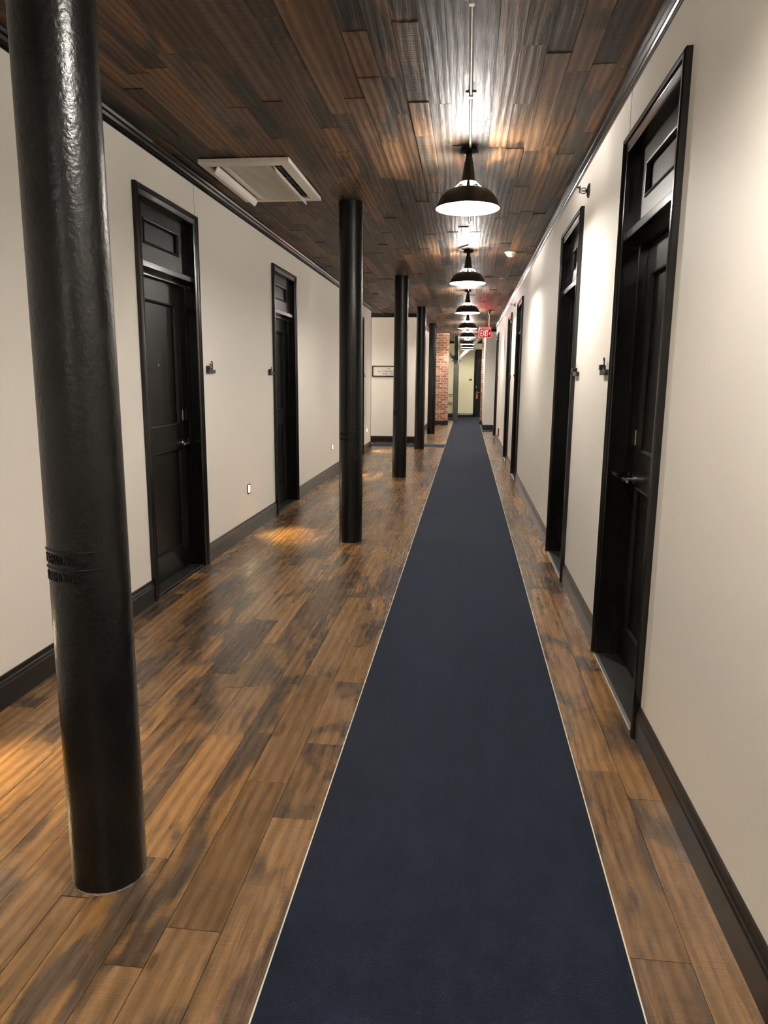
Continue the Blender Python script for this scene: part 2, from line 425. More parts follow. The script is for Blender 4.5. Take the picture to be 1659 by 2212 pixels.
def gaps(y0, y1, doors):
    out = []; y = y0
    for n0, _ in doors: out.append((y, n0+0.002)); y = n0+DW-0.002
    out.append((y, y1)); return out
for a, b in gaps(YB, LEFT_END, DOORS_L): tag(sweep_y(BASE_P, WL, 1, a, b).build('baseboard_left', 'base', smooth=25), kind='structure')
for a, b in gaps(YB, RIGHT_END, DOORS_R): tag(sweep_y(BASE_P, WR, -1, a, b).build('baseboard_right', 'base', smooth=25), kind='structure')
tag(sweep_x(BASE_P, FACE_L, -1, -5.0, LBX+0.018).build('baseboard_passage', 'base'), kind='structure')
tag(sweep_y(BASE_P, LBX, 1, FACE_L, 24.0).build('baseboard_passage_side', 'base'), kind='structure')
tag(sweep_x(BASE_P, FACE_R, -1, RBX-0.018, 3.0).build('baseboard_corner', 'base'), kind='structure')
tag(sweep_y(BASE_P, RBX, -1, FACE_R, 24.3).build('baseboard_corner_side', 'base'), kind='structure')
tag(sweep_x(BASE_P, YE, -1, -3.0, 0.258).build('baseboard_end', 'base'), kind='structure')
n = 0
for bb in (sweep_y(CROWN_P, WL, 1, YB, LEFT_END+0.03, ZC), sweep_y(CROWN_P, WR, -1, YB, RIGHT_END+0.03, ZC), sweep_x(CROWN_P, FACE_L, -1, -5.0, LBX+0.03, ZC),
           sweep_y(CROWN_P, LBX, 1, FACE_L, 24.0, ZC), sweep_x(CROWN_P, FACE_R, -1, RBX-0.03, 3.0, ZC), sweep_y(CROWN_P, RBX, -1, FACE_R, 24.3, ZC), sweep_x(CROWN_P, YE, -1, -3.0, 2.6, ZC)):
    n += 1; tag(bb.build('trim_%d' % n, 'black', smooth=20), 'black glossy crown moulding along the ceiling edge', kind='structure')
# dark strip put in for the light-dark contrast at the left wall's far corner; hairline paint seams above two doors
tag(MB().box(WL-0.002, WL+0.006, LEFT_END-0.012, LEFT_END+0.004, 0.15, ZC-0.083).build('trim_8', 'black'), kind='structure')
tag(MB().box(WR-0.0012, WR+0.001, 3.915, 3.918, DH, ZC-0.08).build('trim_9', 'sub'), kind='structure')
tag(MB().box(WL-0.001, WL+0.0008, 5.425, 5.428, DH-0.02, ZC-0.08).build('trim_10', 'sub'), kind='structure')

# ------------------------------------------------------------------ doors (local: x = along wall, y = out of the wall, z = up)
IW, IH = 0.44, 2.572       # half opening, head height
CAS = [(0, -0.001), (0, 0.013), (0.005, 0.017), (0.011, 0.013), (0.017, 0.013), (0.044, 0.017), (0.048, 0.026), (0.054, 0.030), (0.066, 0.029), (0.074, 0.024), (0.075, -0.001)]
def frame_moulding(u0, u1, w0, w1, v0, prof):
    b = MB()
    def ring(u, w, su, sw): return [(u+su*s, v0+v, w+sw*s) for s, v in prof]
    c = [ring(u0, w0, 1, 1), ring(u1, w0, -1, 1), ring(u1, w1, -1, -1), ring(u0, w1, 1, -1)]
    for i in range(4): b.strip(c[i], c[(i+1) % 4], caps=False)
    return b
MOULD = [(0, -0.012), (0, 0.003), (0.005, 0.0075), (0.012, 0.006), (0.020, -0.007), (0.020, -0.012)]
def door_template(hs, lever=True):
    d = empty('door_0')
    for sg in (-1, 1):
        MB().strip([(sg*(IW+s), v, 0) for s, v in CAS], [(sg*(IW+s), v, IH+s) for s, v in CAS]).build('casing', 'black', d, smooth=25)
        MB().box(*sorted((sg*IW, sg*(IW+0.024))), -0.19, 0.0, 0, IH).build('jamb', 'black', d)
        MB().box(*sorted((sg*(IW-0.014), sg*IW)), -0.108, -0.070, 0.013, 2.165).build('door_stop', 'black', d)
    MB().strip([(-(IW+s), v, IH+s) for s, v in CAS], [(IW+s, v, IH+s) for s, v in CAS]).build('casing_head', 'black', d, smooth=25)
    MB().box(-IW-0.024, IW+0.024, -0.19, 0.0, IH, IH+0.024).build('jamb_head', 'black', d)
    # transom: bar, sash and sunk panel
    MB().box(-IW, IW, -0.15, -0.004, 2.168, 2.207).build('transom_bar', 'black', d, bevel=0.004, seg=2)
    MB().box(-IW, IW, -0.10, -0.075, 2.14, 2.168).build('door_stop', 'black', d)
    tr = empty('transom'); tr.parent = d
    b = MB(); pu, p0, p1 = 0.285, 2.325, 2.485
    b.box(-IW, -pu, -0.085, -0.045, 2.207, IH); b.box(pu, IW, -0.085, -0.045, 2.207, IH); b.box(-pu, pu, -0.085, -0.045, 2.207, p0); b.box(-pu, pu, -0.085, -0.045, p1, IH)
    b.build('transom_sash', 'door', tr)
    MB().box(-pu, pu, -0.085, -0.062, p0, p1).build('transom_panel', 'door', tr)
    frame_moulding(-pu, pu, p0, p1, -0.045, MOULD).build('transom_moulding', 'door', tr, smooth=20)
    # leaf
    lf = empty('door_leaf'); lf.parent = d
    v = -0.110; vb = -0.155; sw = IW-0.115; z0, z1 = 0.016, 2.150
    b = MB()
    b.box(-IW+0.003, -sw, vb, v, z0, z1); b.box(sw, IW-0.003, vb, v, z0, z1)
    for a, c in ((z0, 0.195), (0.950, 1.125), (1.998, z1)): b.box(-sw, sw, vb, v, a, c)
    b.build('stiles_and_rails', 'door', lf)
    for a, c in ((0.195, 0.950), (1.125, 1.998)):
        pn = MB().box(-sw, sw, vb, v-0.014, a, c).build('door_panel', 'door', lf)
        frame_moulding(-sw, sw, a, c, v, MOULD).build('panel_moulding', 'door', lf, smooth=20)
    # lever handle, lock plate, peephole
    hu = hs*(IW-0.065)
    hd = MB().lathe([(0.027, 0), (0.027, 0.007), (0.013, 0.010), (0.010, 0.012), (0.010, 0.058), (0.0, 0.058)], 20)
    hd.v = [(hu+x, v+z, 0.985+y) for x, y, z in hd.v]
    ho = hd.build('handle', 'steel', lf, smooth=35)
    MB().box(*sorted((hu+hs*0.010, hu-hs*0.118)), v+0.048, v+0.062, 0.977, 0.993).build('lever', 'steel', ho, bevel=0.003)
    MB().box(*sorted((hs*(IW-0.022), hs*(IW-0.050))), v-0.001, v+0.006, 1.155, 1.235).build('lock_plate', 'steel', lf, bevel=0.002)
    ph = MB().lathe([(0.009, 0), (0.009, 0.004), (0.005, 0.005), (0.0, 0.004)], 14); ph.v = [(x, v+z, 1.56+y) for x, y, z in ph.v]
    ph.build('peephole', 'steel', lf, smooth=35)
    MB().box(-IW, IW, -0.16, 0.0, 0.0, 0.012).build('threshold', 'thresh', d, bevel=0.003)
    MB().box(-IW, IW, 0.0, 0.022, 0.0, 0.009).build('threshold_strip', 'alu', d, bevel=0.004)
    return d
tpl = {1: door_template(1), -1: door_template(-1)}
used = set(); dn = 0
def place_door(hs, x, y, rz, label):
    global dn; dn += 1
    d = tpl[hs] if hs not in used else copy_tree(tpl[hs]); used.add(hs)
    d.name = 'door_%d' % dn; d.location = (x, y, 0); d.rotation_euler = (0, 0, rz)
    return tag(d, label, 'door', kind='structure')
LR = ['nearest black panelled door on the right wall, silver lever visible', 'second black door on the right wall, before the long blank stretch',
      'third black door on the right wall, after the long blank stretch', 'fourth black door on the right wall, close behind the third', 'farthest black door on the right wall, under the exit glow']
LL = ['nearest black panelled door on the left wall, beside the first column', 'second black door on the left wall, left of the second column', 'black door on the left wall mostly hidden behind the second column']
# right wall: local x = +Y ; left wall: local x = -Y ; end wall: local x = -X
for (n0, side), lab in zip(DOORS_R, LR): place_door(side, WR, n0+DW/2, R(90), lab)
for (n0, side), lab in zip(DOORS_L, LL):
    d = place_door(-side, WL, n0+DW/2, R(-90), lab)
    for c in kids(d):
        if c.name.startswith('threshold_strip'): bpy.data.objects.remove(c)
place_door(1, 0.252+DW/2, YE-0.0, R(180), 'black door in the yellow end wall with an orange hanger')
cut = MB()  # end wall has a door recess: rebuild that wall with a hole
for o in [o for o in bpy.data.objects if o.name == 'wall_end']:
    me = MB().box(-3.0, 0.302, YE, YE+0.2, 0, ZC).box(0.252+DW-0.05, 2.6, YE, YE+0.2, 0, ZC).box(0.302, 0.252+DW-0.05, YE, YE+0.2, OPEN_H, ZC).mesh('wall_end')
    me.materials.append(M['wall_end']); o.data = me

# ------------------------------------------------------------------ columns
def make_column():
    rt_ = empty('cast_iron_column'); rad = 0.106
    b = MB(); n = 56; prof = []
    H = ZC-0.001
    zs = [0.0]+[H*i/40 for i in range(1, 41)]
    for z in zs: prof.append((rad*(1.0+0.012*math.sin(z*2.1))-0.004*(z/H), z))
    b.lathe(prof, n, closed=True)
    b.build('shaft', 'iron', rt_, smooth=40)
    # two raised lines of founder's lettering wrapped round the shaft
    for zc, txt, a0 in ((0.985, 'VOREMAN MFG CO', -146), (0.937, 'IN ARMONT ST L', -143)):
        me = text_mesh(txt, 0.036, 0.003, 1.0)
        wmax = max(v.co.x for v in me.vertices); span = R(86)
        for v in me.vertices:
            a = R(a0) + v.co.x/wmax*span
            rr = rad+0.0006+v.co.z*0.55
            v.co = (rr*math.cos(a), rr*math.sin(a), zc+v.co.y)
        tag(link('cast_lettering', me, 'iron', rt_), kind='stuff')
        b = MB(); k = 26; A = []; 
        for i in range(k+1):
            a = R(a0-8)+(span+R(14))*i/k; A.append((rad*math.cos(a)*1.006, rad*math.sin(a)*1.006, zc+0.034))
        b.tube(A, 0.0028, 6); b.build('cast_rib', 'iron', rt_, smooth=60)
    b = MB(); k = 60; vs = []; fs = []
    for i in range(k):
        a = 2*math.pi*i/k; ro = rad+0.002+random.uniform(-0.002, 0.004); 
        vs += [(rad*0.99*math.cos(a), rad*0.99*math.sin(a), 0.003+random.uniform(0, 0.003)), (ro*math.cos(a), ro*math.sin(a), 0.0005)]
    for i in range(k): j = (i+1) % k; fs.append((2*i, 2*i+1, 2*j+1, 2*j))
    b.add(vs, fs); b.build('filler_ring', 'chip', rt_)
    return rt_
cl = ['nearest thick black cast-iron column at the left edge of view', 'second black cast-iron column, standing past the ceiling air unit', 'third black cast-iron column, beside the framed wall sign',
      'fourth black cast-iron column, right of the framed wall sign', 'farthest black cast-iron column, beside the brick pier']
c0 = make_column()
for i in range(5):
    o = c0 if i == 0 else copy_tree(c0)
    o.location = (COL_X[i], COL_Y[i], 0); tag(o, cl[i], 'column', 'cast-iron columns along the corridor')

# ------------------------------------------------------------------ pendant lamps
def make_lamp():
    rt_ = empty('pendant_lamp'); n = 48
    MB().lathe([(0.0, 0), (0.052, 0), (0.052, -0.018), (0.060, -0.022), (0.060, -0.028), (0.022, -0.034), (0.0, -0.034)], n).build('ceiling_mount', 'shade', rt_, smooth=30)
    MB().lathe([(0.0205, -0.033), (0.0205, -0.058), (0.024, -0.060), (0.024, -0.074), (0.028, -0.078), (0.034, -0.12), (0.045, -0.196), (0.050, -0.204)], n).build('neck', 'shade', rt_, smooth=30)
    # shade: ring with four uplight slots, then the dome
    outer = [(0.050, -0.204), (0.056, -0.207), (0.102, -0.248), (0.112, -0.252), (0.140, -0.264), (0.168, -0.288), (0.188, -0.318), (0.199, -0.345), (0.210, -0.366), (0.211, -0.370)]
    def slot(j, k): return j == 1 and (k % 12) not in (0, 11)
    sh = MB().lathe(outer, n, skip=slot).build('shade', 'shade', rt_, smooth=40)
    inner = [(r_-0.0035, z-0.0015) for r_, z in outer[:-1]]+[(0.208, -0.370)]
    MB().lathe(inner, n, skip=slot).build('reflector', 'enamel', sh, smooth=40)
    so = MB().lathe([(0.0, -0.186), (0.020, -0.186), (0.020, -0.209), (0.0, -0.209)], 20).build('socket', 'enamel', rt_, smooth=30)
    bl = [(0.0, -0.354), (0.020, -0.350), (0.036, -0.335), (0.043, -0.312), (0.041, -0.285), (0.034, -0.258), (0.030, -0.236), (0.027, -0.216), (0.018, -0.208)]
    MB().lathe(bl, 20).build('bulb', 'bulb', so, smooth=60)
    return rt_
lamp0 = make_lamp()
ll = ['black dome pendant lamp overhead, before the nearest one in view', 'largest black dome pendant lamp, nearest of the row in view', 'second black dome pendant lamp of the row, at the bent conduit',
      'third black dome pendant lamp of the row down the corridor', 'fourth black dome pendant lamp of the row, left of the exit sign', 'fifth black dome pendant lamp of the row down the corridor',
      'sixth black dome pendant lamp of the row, between the brick piers', 'seventh black dome pendant lamp of the row, before the timber post brace', 'last and smallest black dome pendant lamp by the end wall',
      'black dome pendant lamp behind the viewer']
for i, y in enumerate(LAMP_Y+[-2.5]):
    o = lamp0 if i == 0 else copy_tree(lamp0)
    o.location = (LAMP_X, y, ZC-0.002); tag(o, ll[i], 'lamp', 'pendant lamps along the corridor')
o = copy_tree(lamp0); o.location = (-3.7, 16.2, ZC-0.002); tag(o, 'added black dome pendant lamp, unseen inside the left side passage, lighting the framed sign wall', 'lamp', 'pendant lamps along the corridor')  # extra lamp out of view, added to brighten the wall with the framed sign
def conduit(pts, label, straps=()):
    c = empty('conduit', (pts[0][0], pts[0][1], ZC)); o = Vector(c.location)
    MB().tube([Vector(p)-o for p in pts], 0.0085, 10).build('pipe', 'zinc', c, smooth=50)
    for y in straps:
        x = pts[0][0]
        s = MB().box(x-0.011, x+0.011, y-0.012, y+0.012, ZC-0.027, ZC-0.001).box(x-0.028, x+0.028, y-0.008, y+0.008, ZC-0.005, ZC-0.001)
        s.v = [tuple(Vector(p)-o) for p in s.v]; s.build('strap', 'zinc', c)
    tag(c, label, 'conduit', 'conduits linking the lamps'); return c
zp = ZC-0.0145; X = LAMP_X+0.006
ys = [-2.5]+LAMP_Y
cn = ['metal conduit on the ceiling behind the viewer', 'long silver conduit on the ceiling leading to the nearest lamp', 'silver conduit with a sideways bend before the second lamp', 'silver conduit between second and third lamps',
      'silver conduit between third and fourth lamps', 'silver conduit between fourth and fifth lamps', 'silver conduit between fifth and sixth lamps', 'silver conduit between sixth and seventh lamps', 'silver conduit between seventh and last lamps']
for i in range(9):
    a, b = ys[i]+0.064, ys[i+1]-0.064
    if i == 2: pts = [(X, a, zp), (X, 8.30, zp), (X-0.002, 8.36, zp), (X-0.115, 8.56, zp), (X-0.12, 8.585, zp), (X-0.100, 8.62, zp), (X-0.062, 8.675, zp)]
    else: pts = [(X, a, zp), (X, b, zp)]
    conduit(pts, cn[i], straps=([4.10, 3.15] if i == 1 else [7.2] if i == 2 else [(a+b)/2]))

# ------------------------------------------------------------------ carpet
def runner(name, x0, x1, y0, y1, label, edges):
    c = empty(name, ((x0+x1)/2, (y0+y1)/2, 0)); o = c.location
    bw = 0.0045
    b = MB().box(x0-o.x, x1-o.x, y0-o.y, y1-o.y, 0.0006, 0.0075); b.build('carpet_pile', 'carpet', c)
    for e in edges:
        q = {'l': (x0-bw, x0, y0, y1), 'r': (x1, x1+bw, y0, y1), 'n': (x0, x1, y0-bw, y0), 'f': (x0, x1, y1, y1+bw)}[e]
        MB().box(q[0]-o.x, q[1]-o.x, q[2]-o.y, q[3]-o.y, 0.0006, 0.0068).build('edge_binding', 'binding', c)
    return tag(c, label, 'carpet')
cr_ = runner('carpet_runner', CARP_L, CARP_R, YB+0.3, 26.09, 'long navy carpet runner with thin white edging down the corridor', 'lr')
_o = cr_.location; MB().box(-0.30-_o.x, CARP_R-_o.x, 26.09-_o.y, 26.30-_o.y, 0.0006, 0.0075).build('carpet_end', 'carpet', cr_)
runner('carpet_runner', -4.9, CARP_L-0.006, 15.74, 16.54, 'navy carpet strip branching left in front of the framed sign', 'nf')
runner('carpet_runner', CARP_R+0.006, 2.9, 20.70, 21.45, 'short navy carpet strip branching right below the exit sign', 'nf')
runner('lobby_carpet', -2.9, 2.5, 26.305, YE-0.03, 'navy carpet covering the floor before the yellow end wall', 'n')

# ------------------------------------------------------------------ ceiling air unit
def air_unit():
    x0, x1, y0, y1 = -1.885, -1.245, 5.09, 6.19
    u = empty('ceiling_air_unit', (x0, y0, ZC-0.004)); W, Lh = x1-x0, y1-y0
    b = MB(); zt, zb = 0.0, -0.030
    # rim around the two slots and the grille
    sl = (0.055, 0.135, 0.09, Lh-0.07); sr = (0.485, 0.565, 0.09, Lh-0.07)
    b.box(0, W, 0, sl[2], zb, zt); b.box(0, W, sl[3], Lh, zb, zt)
    b.box(0, sl[0], sl[2], sl[3], zb, zt); b.box(sl[1], 0.175, sl[2], sl[3], zb, zt); b.box(0.445, sr[0], sl[2], sl[3], zb, zt); b.box(sr[1], W, sl[2], sl[3], zb, zt)
    b.build('cover', 'white', u, bevel=0.004, seg=2)
    MB().box(0.175, 0.445, sl[2], sl[3], -0.018, zt).build('grille_back', 'dark', u)
    g = MB(); k = 64
    for i in range(k):
        y = sl[2]+0.004+(sl[3]-sl[2]-0.008)*i/(k-1); g.box(0.177, 0.443, y-0.0042, y+0.0042, -0.027, -0.018)
    for xx in (0.245, 0.31, 0.375): g.box(xx-0.002, xx+0.002, sl[2], sl[3], -0.028, -0.018)
    tag(g.build('grille_slats', 'white', u), kind='stuff')
    for s in (sl, sr):
        MB().box(s[0], s[1], s[2], s[3], -0.006, zt).build('air_slot', 'dark', u)
        MB().tube([(s[0]+0.045, s[2]+0.01, -0.014), (s[0]+0.045, s[3]-0.01, -0.014)], 0.006, 8).build('vane_rod', 'dark', u)
        for t_ in (0.08, 0.36, 0.64, 0.92):
            y = s[2]+(s[3]-s[2])*t_; MB().box(s[0]+0.01, s[1]-0.01, y-0.005, y+0.005, -0.020, -0.005).build('vane_clip', 'bronze', u)
    def flap(xh, ang, y0_, y1_, wd, name):
        b = MB(); c, s_ = math.cos(ang), math.sin(ang); th = 0.007; k = 6
        for i in range(k):
            pass
        A = []; B = []
        for i in range(k+1):
            t_ = wd*i/k; bend = 0.006*math.sin(math.pi*i/k)
            A.append((xh+t_*c+bend*s_, -0.018-t_*s_+bend*c))
        for p in reversed(A): B.append((p[0]+th*s_, p[1]+th*c))
        ring = A+B
        b.strip([(p[0], y0_, p[1]) for p in ring], [(p[0], y1_, p[1]) for p in ring])
        b.build(name, 'white', u, smooth=40)
    flap(0.112, math.pi-R(64), 0.075, Lh-0.055, 0.060, 'louver_flap')
    flap(0.492, R(58), 0.085, Lh-0.045, 0.060, 'louver_flap')
    MB().lathe([(0.006, 0), (0.006, -0.003), (0, -0.004)], 12, c=(0.155, Lh-0.10, zb)).build('indicator', 'redbox', u)
    return tag(u, 'white ceiling cassette air conditioner with open louvre flaps', 'air conditioner')
air_unit()

# ------------------------------------------------------------------ small wall and ceiling things
def smoke(x, y, label, r_=0.068):
    o = empty('smoke_detector', (x, y, ZC-0.004)); s = r_/0.068
    MB().lathe([(0, 0), (0.068*s, 0), (0.068*s, -0.008), (0.060*s, -0.012), (0.052*s, -0.026), (0.046*s, -0.030), (0.040*s, -0.042), (0.026*s, -0.050), (0, -0.050)], 32).build('housing', 'white', o, smooth=28)
    MB().lathe([(0.0405*s, -0.034), (0.0425*s, -0.036), (0.0405*s, -0.038)], 32).build('vent_gap', 'dark', o)
    return tag(o, label, 'smoke detector')
smoke(0.457, 8.90, 'round white smoke detector on the ceiling right of the lamps')
sp_ = tag(MB().lathe([(0, 0), (0.035, 0), (0.033, -0.006), (0.012, -0.010), (0.010, -0.020), (0, -0.020)], 20).build('ceiling_sensor', 'white', loc=(0.45, 11.1, ZC-0.004), smooth=30), 'tiny pale disc sensor on the ceiling beyond the smoke detector', 'sensor')

def sprinkler(y, z, label):
    o = empty('wall_sprinkler', (WR, y, z))
    def lx(prof, name, n=24):
        b = MB().lathe(prof, n); b.v = [(-pz, px, py) for px, py, pz in b.v]; b.build(name, 'dark', o, smooth=30)
    lx([(0, 0), (0.046, 0), (0.046, 0.003), (0.036, 0.010), (0.016, 0.012), (0, 0.012)], 'escutcheon')
    lx([(0, 0.010), (0.011, 0.010), (0.011, 0.022), (0.004, 0.024), (0.004, 0.050), (0, 0.050)], 'body')
    for s in (-1, 1): MB().tube([(-0.018, 0, s*0.008), (-0.026, 0, s*0.017), (-0.044, 0, s*0.017), (-0.056, 0, s*0.006)], 0.003, 6).build('frame_arm', 'dark', o)
    b = MB().box(-0.062, -0.058, -0.018, 0.018, -0.012, 0.026).box(-0.085, -0.060, -0.016, 0.016, 0.020, 0.024); b.build('deflector', 'dark', o)
    tag(o, label, 'sprinkler', 'sidewall sprinklers on the right wall')
sprinkler(5.13, 2.707, 'black sidewall sprinkler above, just before the second right door')
sprinkler(12.53, 2.712, 'small black sidewall sprinkler above, between third and fourth right doors')

def number_sign(wall, yc, digits, label):
    # local x = to the reader's right, y = out of the wall
    rz = R(90) if wall == 'L' else R(-90)
    x = WL if wall == 'L' else WR
    o = empty('room_number_sign', (x, yc, 1.50), rz)
    # build with x to the right for a reader: local frame x right, -y out of wall
    b = MB().box(-0.078, -0.034, -0.030, 0.0, 0.040, 0.068)
    b.build('block', 'dark', o, bevel=0.002)
    MB().box(-0.078, 0.078, -0.024, 0.0, 0.012, 0.040).build('name_bar', 'dark', o, bevel=0.002)
    xx = -0.026
    for ch, sz in digits:
        me = text_mesh(ch, sz, 0.003)
        wd = max(v.co.x for v in me.vertices); x0 = min(v.co.x for v in me.vertices)
        for v in me.vertices: v.co = (xx+(v.co.x-x0), -0.016-v.co.z, 0.041+v.co.y*1.1)
        link('digit', me, 'ink', o); xx += wd-x0+0.004
    return tag(o, label, 'room sign', 'room number signs beside the doors')
number_sign('L', 5.63, [('2', 0.062), ('3', 0.086)], 'black number sign reading 23, right of the nearest left door')
number_sign('L', 7.44, [('1', 0.05), ('5', 0.066)], 'black number sign left of the second left door')
number_sign('L', 14.30, [('7', 0.06)], 'tiny black number sign just right of the second column')
number_sign('R', 4.115, [('2', 0.086)], 'black number sign at the far edge of the nearest right door')
number_sign('R', 5.17, [('4', 0.07)], 'black number sign at the near edge of the second right door')
number_sign('R', 11.72, [('6', 0.07)], 'tiny black number sign at the far edge of the third right door')
number_sign('R', 13.03, [('8', 0.07)], 'tiny black number sign at the near edge of the fourth right door')
number_sign('R', 18.42, [('9', 0.07)], 'tiny black number sign before the farthest right door')

def step_light(y, label):
    o = empty('step_light', (WL, y, 0.435))
    frame_moulding(-0.034, 0.034, -0.044, 0.044, 0.0, [(0, -0.002), (0, 0.006), (0.004, 0.009), (0.009, 0.006), (0.011, -0.002)])
    b = MB(); 
    for q in ((-0.036, 0.036, 0.034, 0.046), (-0.036, 0.036, -0.046, -0.034), (-0.036, -0.026, -0.034, 0.034), (0.026, 0.036, -0.034, 0.034)):
        b.box(0.0, 0.010, q[0], q[1], q[2], q[3])
    b.build('frame', 'bronze', o, bevel=0.001)
    MB().box(0.0, 0.005, -0.026, 0.026, -0.034, 0.034).build('lens', 'steplens', o)
    l = bpy.data.lights.new('step_light_beam', 'SPOT'); l.energy = STEP_W; l.color = (1.0, 0.74, 0.36); l.spot_size = R(95); l.spot_blend = 0.9; l.shadow_soft_size = 0.02
    lo = bpy.data.objects.new('step_light_beam', l); COL.objects.link(lo); lo.parent = o; lo.location = (0.03, 0, -0.02)
    lo.rotation_euler = Vector((0.75, 0, -0.66)).to_track_quat('-Z', 'Y').to_euler()
    return tag(o, label, 'step light', 'glowing step lights low on the left wall')
step_light(2.24, 'glowing step light low on the wall, hidden behind the first column')
step_light(6.58, 'glowing step light low on the wall between the two nearest left doors')
step_light(10.92, 'glowing step light low on the wall just left of the second column')
step_light(14.78, 'farthest glowing step light, low on the wall before the side passage')

# framed sign on the facing wall
def framed_sign():
    x0, x1, z0, z1 = -2.219, -1.42, 1.528, 1.783
    o = empty('framed_sign', ((x0+x1)/2, FACE_L, z0)); ox = o.location.x
    fr = 0.024
    b = MB(); 
    for q in ((x0, x1, z0, z0+fr), (x0, x1, z1-fr, z1), (x0, x0+fr, z0+fr, z1-fr), (x1-fr, x1, z0+fr, z1-fr)):
        b.box(q[0]-ox, q[1]-ox, -0.022, 0, q[2]-z0, q[3]-z0)
    b.build('frame', 'black', o)
    pn = MB().box(x0+fr-ox, x1-fr-ox, -0.010, 0, fr, z1-z0-fr).build('panel', 'paper', o)
    for txt, sx, zz, sz in (('H. S TRUMAN P', -2.075, 1.633, 0.051), ('330, 380 - 3', -1.965, 1.580, 0.046)):
        me = text_mesh(txt, sz, 0.0008, 1.05)
        tgt = {'H': 0.47, '3': 0.38}[txt[0]]; wd = max(v.co.x for v in me.vertices)
        for v in me.vertices: v.co = (sx-ox+v.co.x*tgt/wd, -0.0112-v.co.z, zz-z0+v.co.y)
        tag(link('lettering', me, 'ink', pn), kind='stuff')
    dx, dz = -1.819-ox, 1.712-z0
    MB().strip([(dx, -0.012, dz+0.019), (dx+0.014, -0.012, dz), (dx, -0.012, dz-0.019), (dx-0.014, -0.012, dz)], [(dx, -0.0095, dz+0.019), (dx+0.014, -0.0095, dz), (dx, -0.0095, dz-0.019), (dx-0.014, -0.0095, dz)]).build('diamond_mark', 'ink', pn)
    return tag(o, 'white wall sign in a black frame, partly behind the third column', 'sign')
framed_sign()

# exit sign
def exit_sign():
    o = empty('exit_sign', (0.345, 16.05, ZC-0.004), R(20))
    sx = 0.088
    MB().lathe([(0, 0), (0.062, 0), (0.062, -0.012), (0.030, -0.020), (0.022, -0.060), (0.014, -0.080), (0, -0.080)], 24, c=(sx, 0, 0)).build('canopy', 'dark', o, smooth=30)
    MB().tube([(sx, 0, -0.07), (sx, 0, -0.365)], 0.008, 10).build('stem', 'white', o, smooth=40)
    W = 0.132
    MB().box(-W, W, -0.024, 0.024, -0.405, -0.362).build('top_bar', 'white', o, bevel=0.004)
    pn = MB().box(-W, W, -0.010, 0.010, -0.565, -0.405).build('panel', 'exitred', o)
    xs_ = -W+0.028
    for ch, cw in (('E', 0.044), ('X', 0.052), ('I', 0.016), ('T', 0.046)):
        me = text_mesh(ch, 0.150, 0.001)
        x0_ = min(v.co.x for v in me.vertices); wd = max(v.co.x for v in me.vertices)-x0_; hh = max(v.co.y for v in me.vertices)
        for v in me.vertices: v.co = (xs_+(v.co.x-x0_)/wd*cw, -0.0115-v.co.z, -0.548+v.co.y/hh*0.126)
        link('letter', me, 'exitwhite', pn); xs_ += cw+0.006
    ax = W-0.044
    MB().strip([(ax, -0.012, -0.455), (ax+0.034, -0.012, -0.485), (ax, -0.012, -0.515), (ax+0.010, -0.012, -0.485)], [(ax, -0.0105, -0.455), (ax+0.034, -0.0105, -0.485), (ax, -0.0105, -0.515), (ax+0.010, -0.0105, -0.485)]).build('arrow', 'exitwhite', pn)
    MB().box(-W+0.004, W-0.004, -0.018, 0.018, -0.362, -0.3605).build('glow_strip', 'exitedge', o)  # hidden upward strip, added to throw red light onto the ceiling
    for sg in (-1, 1): MB().box(*sorted((sg*W, sg*(W+0.003))), -0.008, 0.008, -0.565, -0.41).build('glow_strip', 'exitedge', o)
    MB().box(-W, W, -0.014, 0.014, -0.577, -0.565).build('bottom_bar', 'white', o)
    return tag(o, 'red illuminated EXIT sign with right arrow hanging from the ceiling', 'exit sign')
exit_sign()
rb = empty('outlet_box', (WR, 16.72, 0.2))
MB().box(-0.032, 0, -0.06, 0.06, 0, 0.19).build('housing', 'redbox', rb, bevel=0.006)
MB().box(-0.036, -0.031, -0.045, 0.045, 0.02, 0.17).build('cover_plate', 'white', rb, bevel=0.002)
tag(rb, 'small red wall box low on the right wall before the last door', 'wall box')

# ------------------------------------------------------------------ brick piers
def pier(name, x0, x1, y0, y1, label):
    o = empty(name, ((x0+x1)/2, y0, 0)); ox, oy = o.location.x, y0
    MB().box(x0-ox+0.006, x1-ox-0.006, 0.006, y1-oy, 0, ZC).build('mortar_core', 'mortar', o)
    z = 0.02; row = 0; pitch_ = 0.0765; bh = 0.062
    def brick(mb):
        r4 = rnd4(); me = mb.mesh('brick', bevel=0.003); set_rnd(me, [r4]*len(me.vertices)); link('brick', me, 'brick', o)
    while z+bh < ZC:
        x = x0 - (0.0 if row % 2 else 0.105); zz = z
        while x < x1-0.02:
            a, b = max(x, x0), min(x+0.200, x1)
            if b-a > 0.03:
                p = random.uniform(-0.004, 0.004); j = random.uniform(-0.003, 0.003)
                brick(MB().box(a-ox, b-0.012-ox if b < x1 else b-ox, p, 0.09, zz+j, zz+bh+j+random.uniform(-0.004, 0.003)))
            x += 0.212
        z += pitch_; row += 1
    MB().box(x0-ox-0.016, x1-ox+0.016, -0.018, y1-oy, 0, 0.135).build('plinth_board', 'base', o)
    return tag(o, label, 'brick pier')
pier('brick_pier', LBX-0.2, -0.620, 24.0, 24.5, 'exposed red brick pier left of the runner, behind the farthest column')
pier('brick_pier', 0.455, 0.90, 24.31, 24.8, 'exposed red brick pier edge right of the runner, beyond the exit sign')

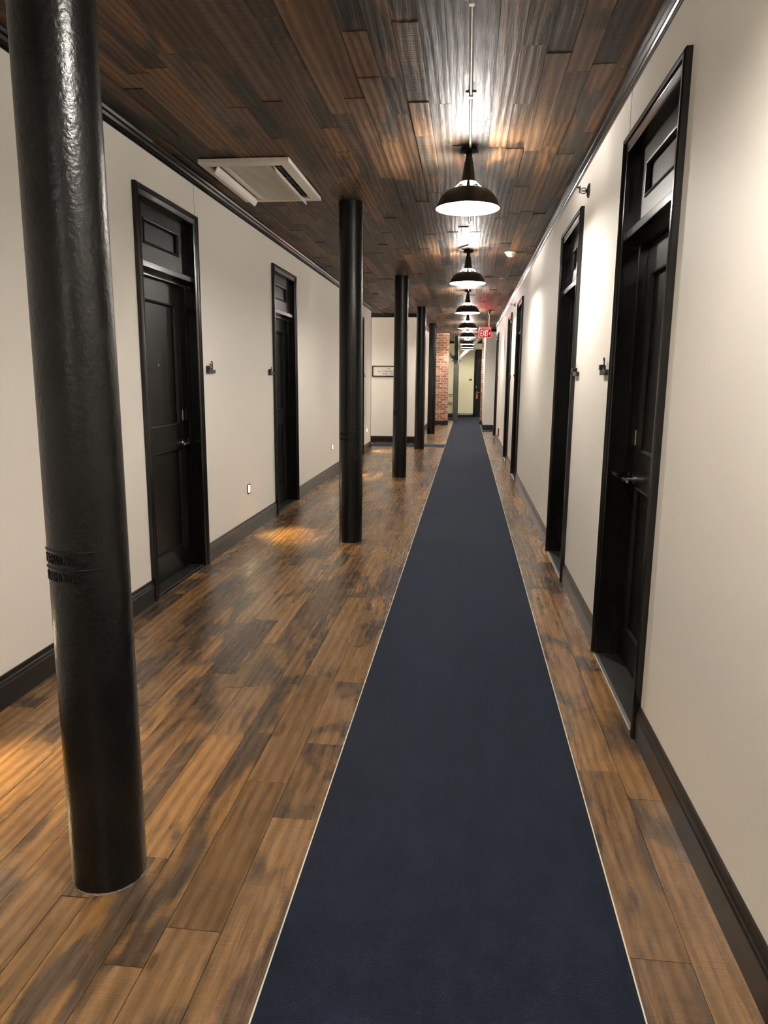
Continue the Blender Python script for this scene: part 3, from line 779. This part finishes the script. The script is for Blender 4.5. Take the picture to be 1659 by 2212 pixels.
# ------------------------------------------------------------------ far lobby: timber post, handrail, hanger, number sign
po = empty('timber_post', (-0.405, 26.2, 0)); hw = 0.092
MB().box(-hw, hw, -hw, hw, 0, ZC-0.005).build('post', 'post', po, bevel=0.008)
for dx, dy in ((1, 0), (-1, 0), (0, -1), (0, 1)):
    b = MB(); t0, t1 = 2.14, ZC-0.006; reach = (t1-t0)*1.02; th = 0.12; hh = 0.06
    ax = Vector((dx, dy, 0)); sd = Vector((-dy, dx, 0))
    def P(out, z, s): return ax*(hw-0.01+out)+sd*s*hh+Vector((0, 0, z))
    A = [P(0, t0, -1), P(reach, t1, -1), P(reach-th*1.35, t1, -1), P(0, t0+th*1.35, -1)]
    B = [P(0, t0, 1), P(reach, t1, 1), P(reach-th*1.35, t1, 1), P(0, t0+th*1.35, 1)]
    b.strip(A, B); b.build('brace', 'post', po, bevel=0.006)
    c = ax*(hw+0.012)
    MB().box(*sorted((c.x-0.05, c.x+0.05)), *sorted((c.y-0.05, c.y+0.05)), t0-0.03, t0+0.01).build('brace_shoe', 'dark', po)
tag(po, 'grey painted timber post with diagonal braces before the end wall', 'post')
hr = empty('handrail', (-0.95, 28.75, 0))
for z in (0.84, 0.895): MB().tube([(-0.9, 0, z), (0.46, 0, z)], 0.014, 10).build('rail', 'dark', hr, smooth=40)
for x in (-0.8, 0.44): MB().tube([(x, 0, 0.0078), (x, 0, 0.895)], 0.014, 10).build('upright', 'dark', hr, smooth=40)
tag(hr, 'black metal handrail in front of the end wall, left of the post', 'handrail')
hg = empty('door_hanger', (0.392, YE+0.086, 0.976))
b = MB(); yy = 0.0
b.box(-0.030, 0.030, -0.002, 0.0, -0.24, -0.06); b.box(-0.030, -0.018, -0.002, 0.0, -0.06, 0.02); b.box(0.018, 0.030, -0.002, 0.0, -0.06, 0.02); b.box(-0.030, 0.030, -0.002, 0.0, 0.02, 0.04)
b.build('card', 'orange', hg)
tag(hg, 'orange card hanger on the handle of the far end door', 'hanger')
ns = empty('room_number_sign', (0.125, YE, 1.45))
MB().box(-0.06, 0.055, -0.02, 0, 0.0, 0.05).build('name_bar', 'dark', ns, bevel=0.002)
me = text_mesh('2', 0.08, 0.003)
for v in me.vertices: v.co = (v.co.x-0.005, -0.016-v.co.z, 0.052+v.co.y)
link('digit', me, 'ink', ns)
tag(ns, 'tiny black number sign on the yellow end wall', 'room sign', 'room number signs beside the doors')
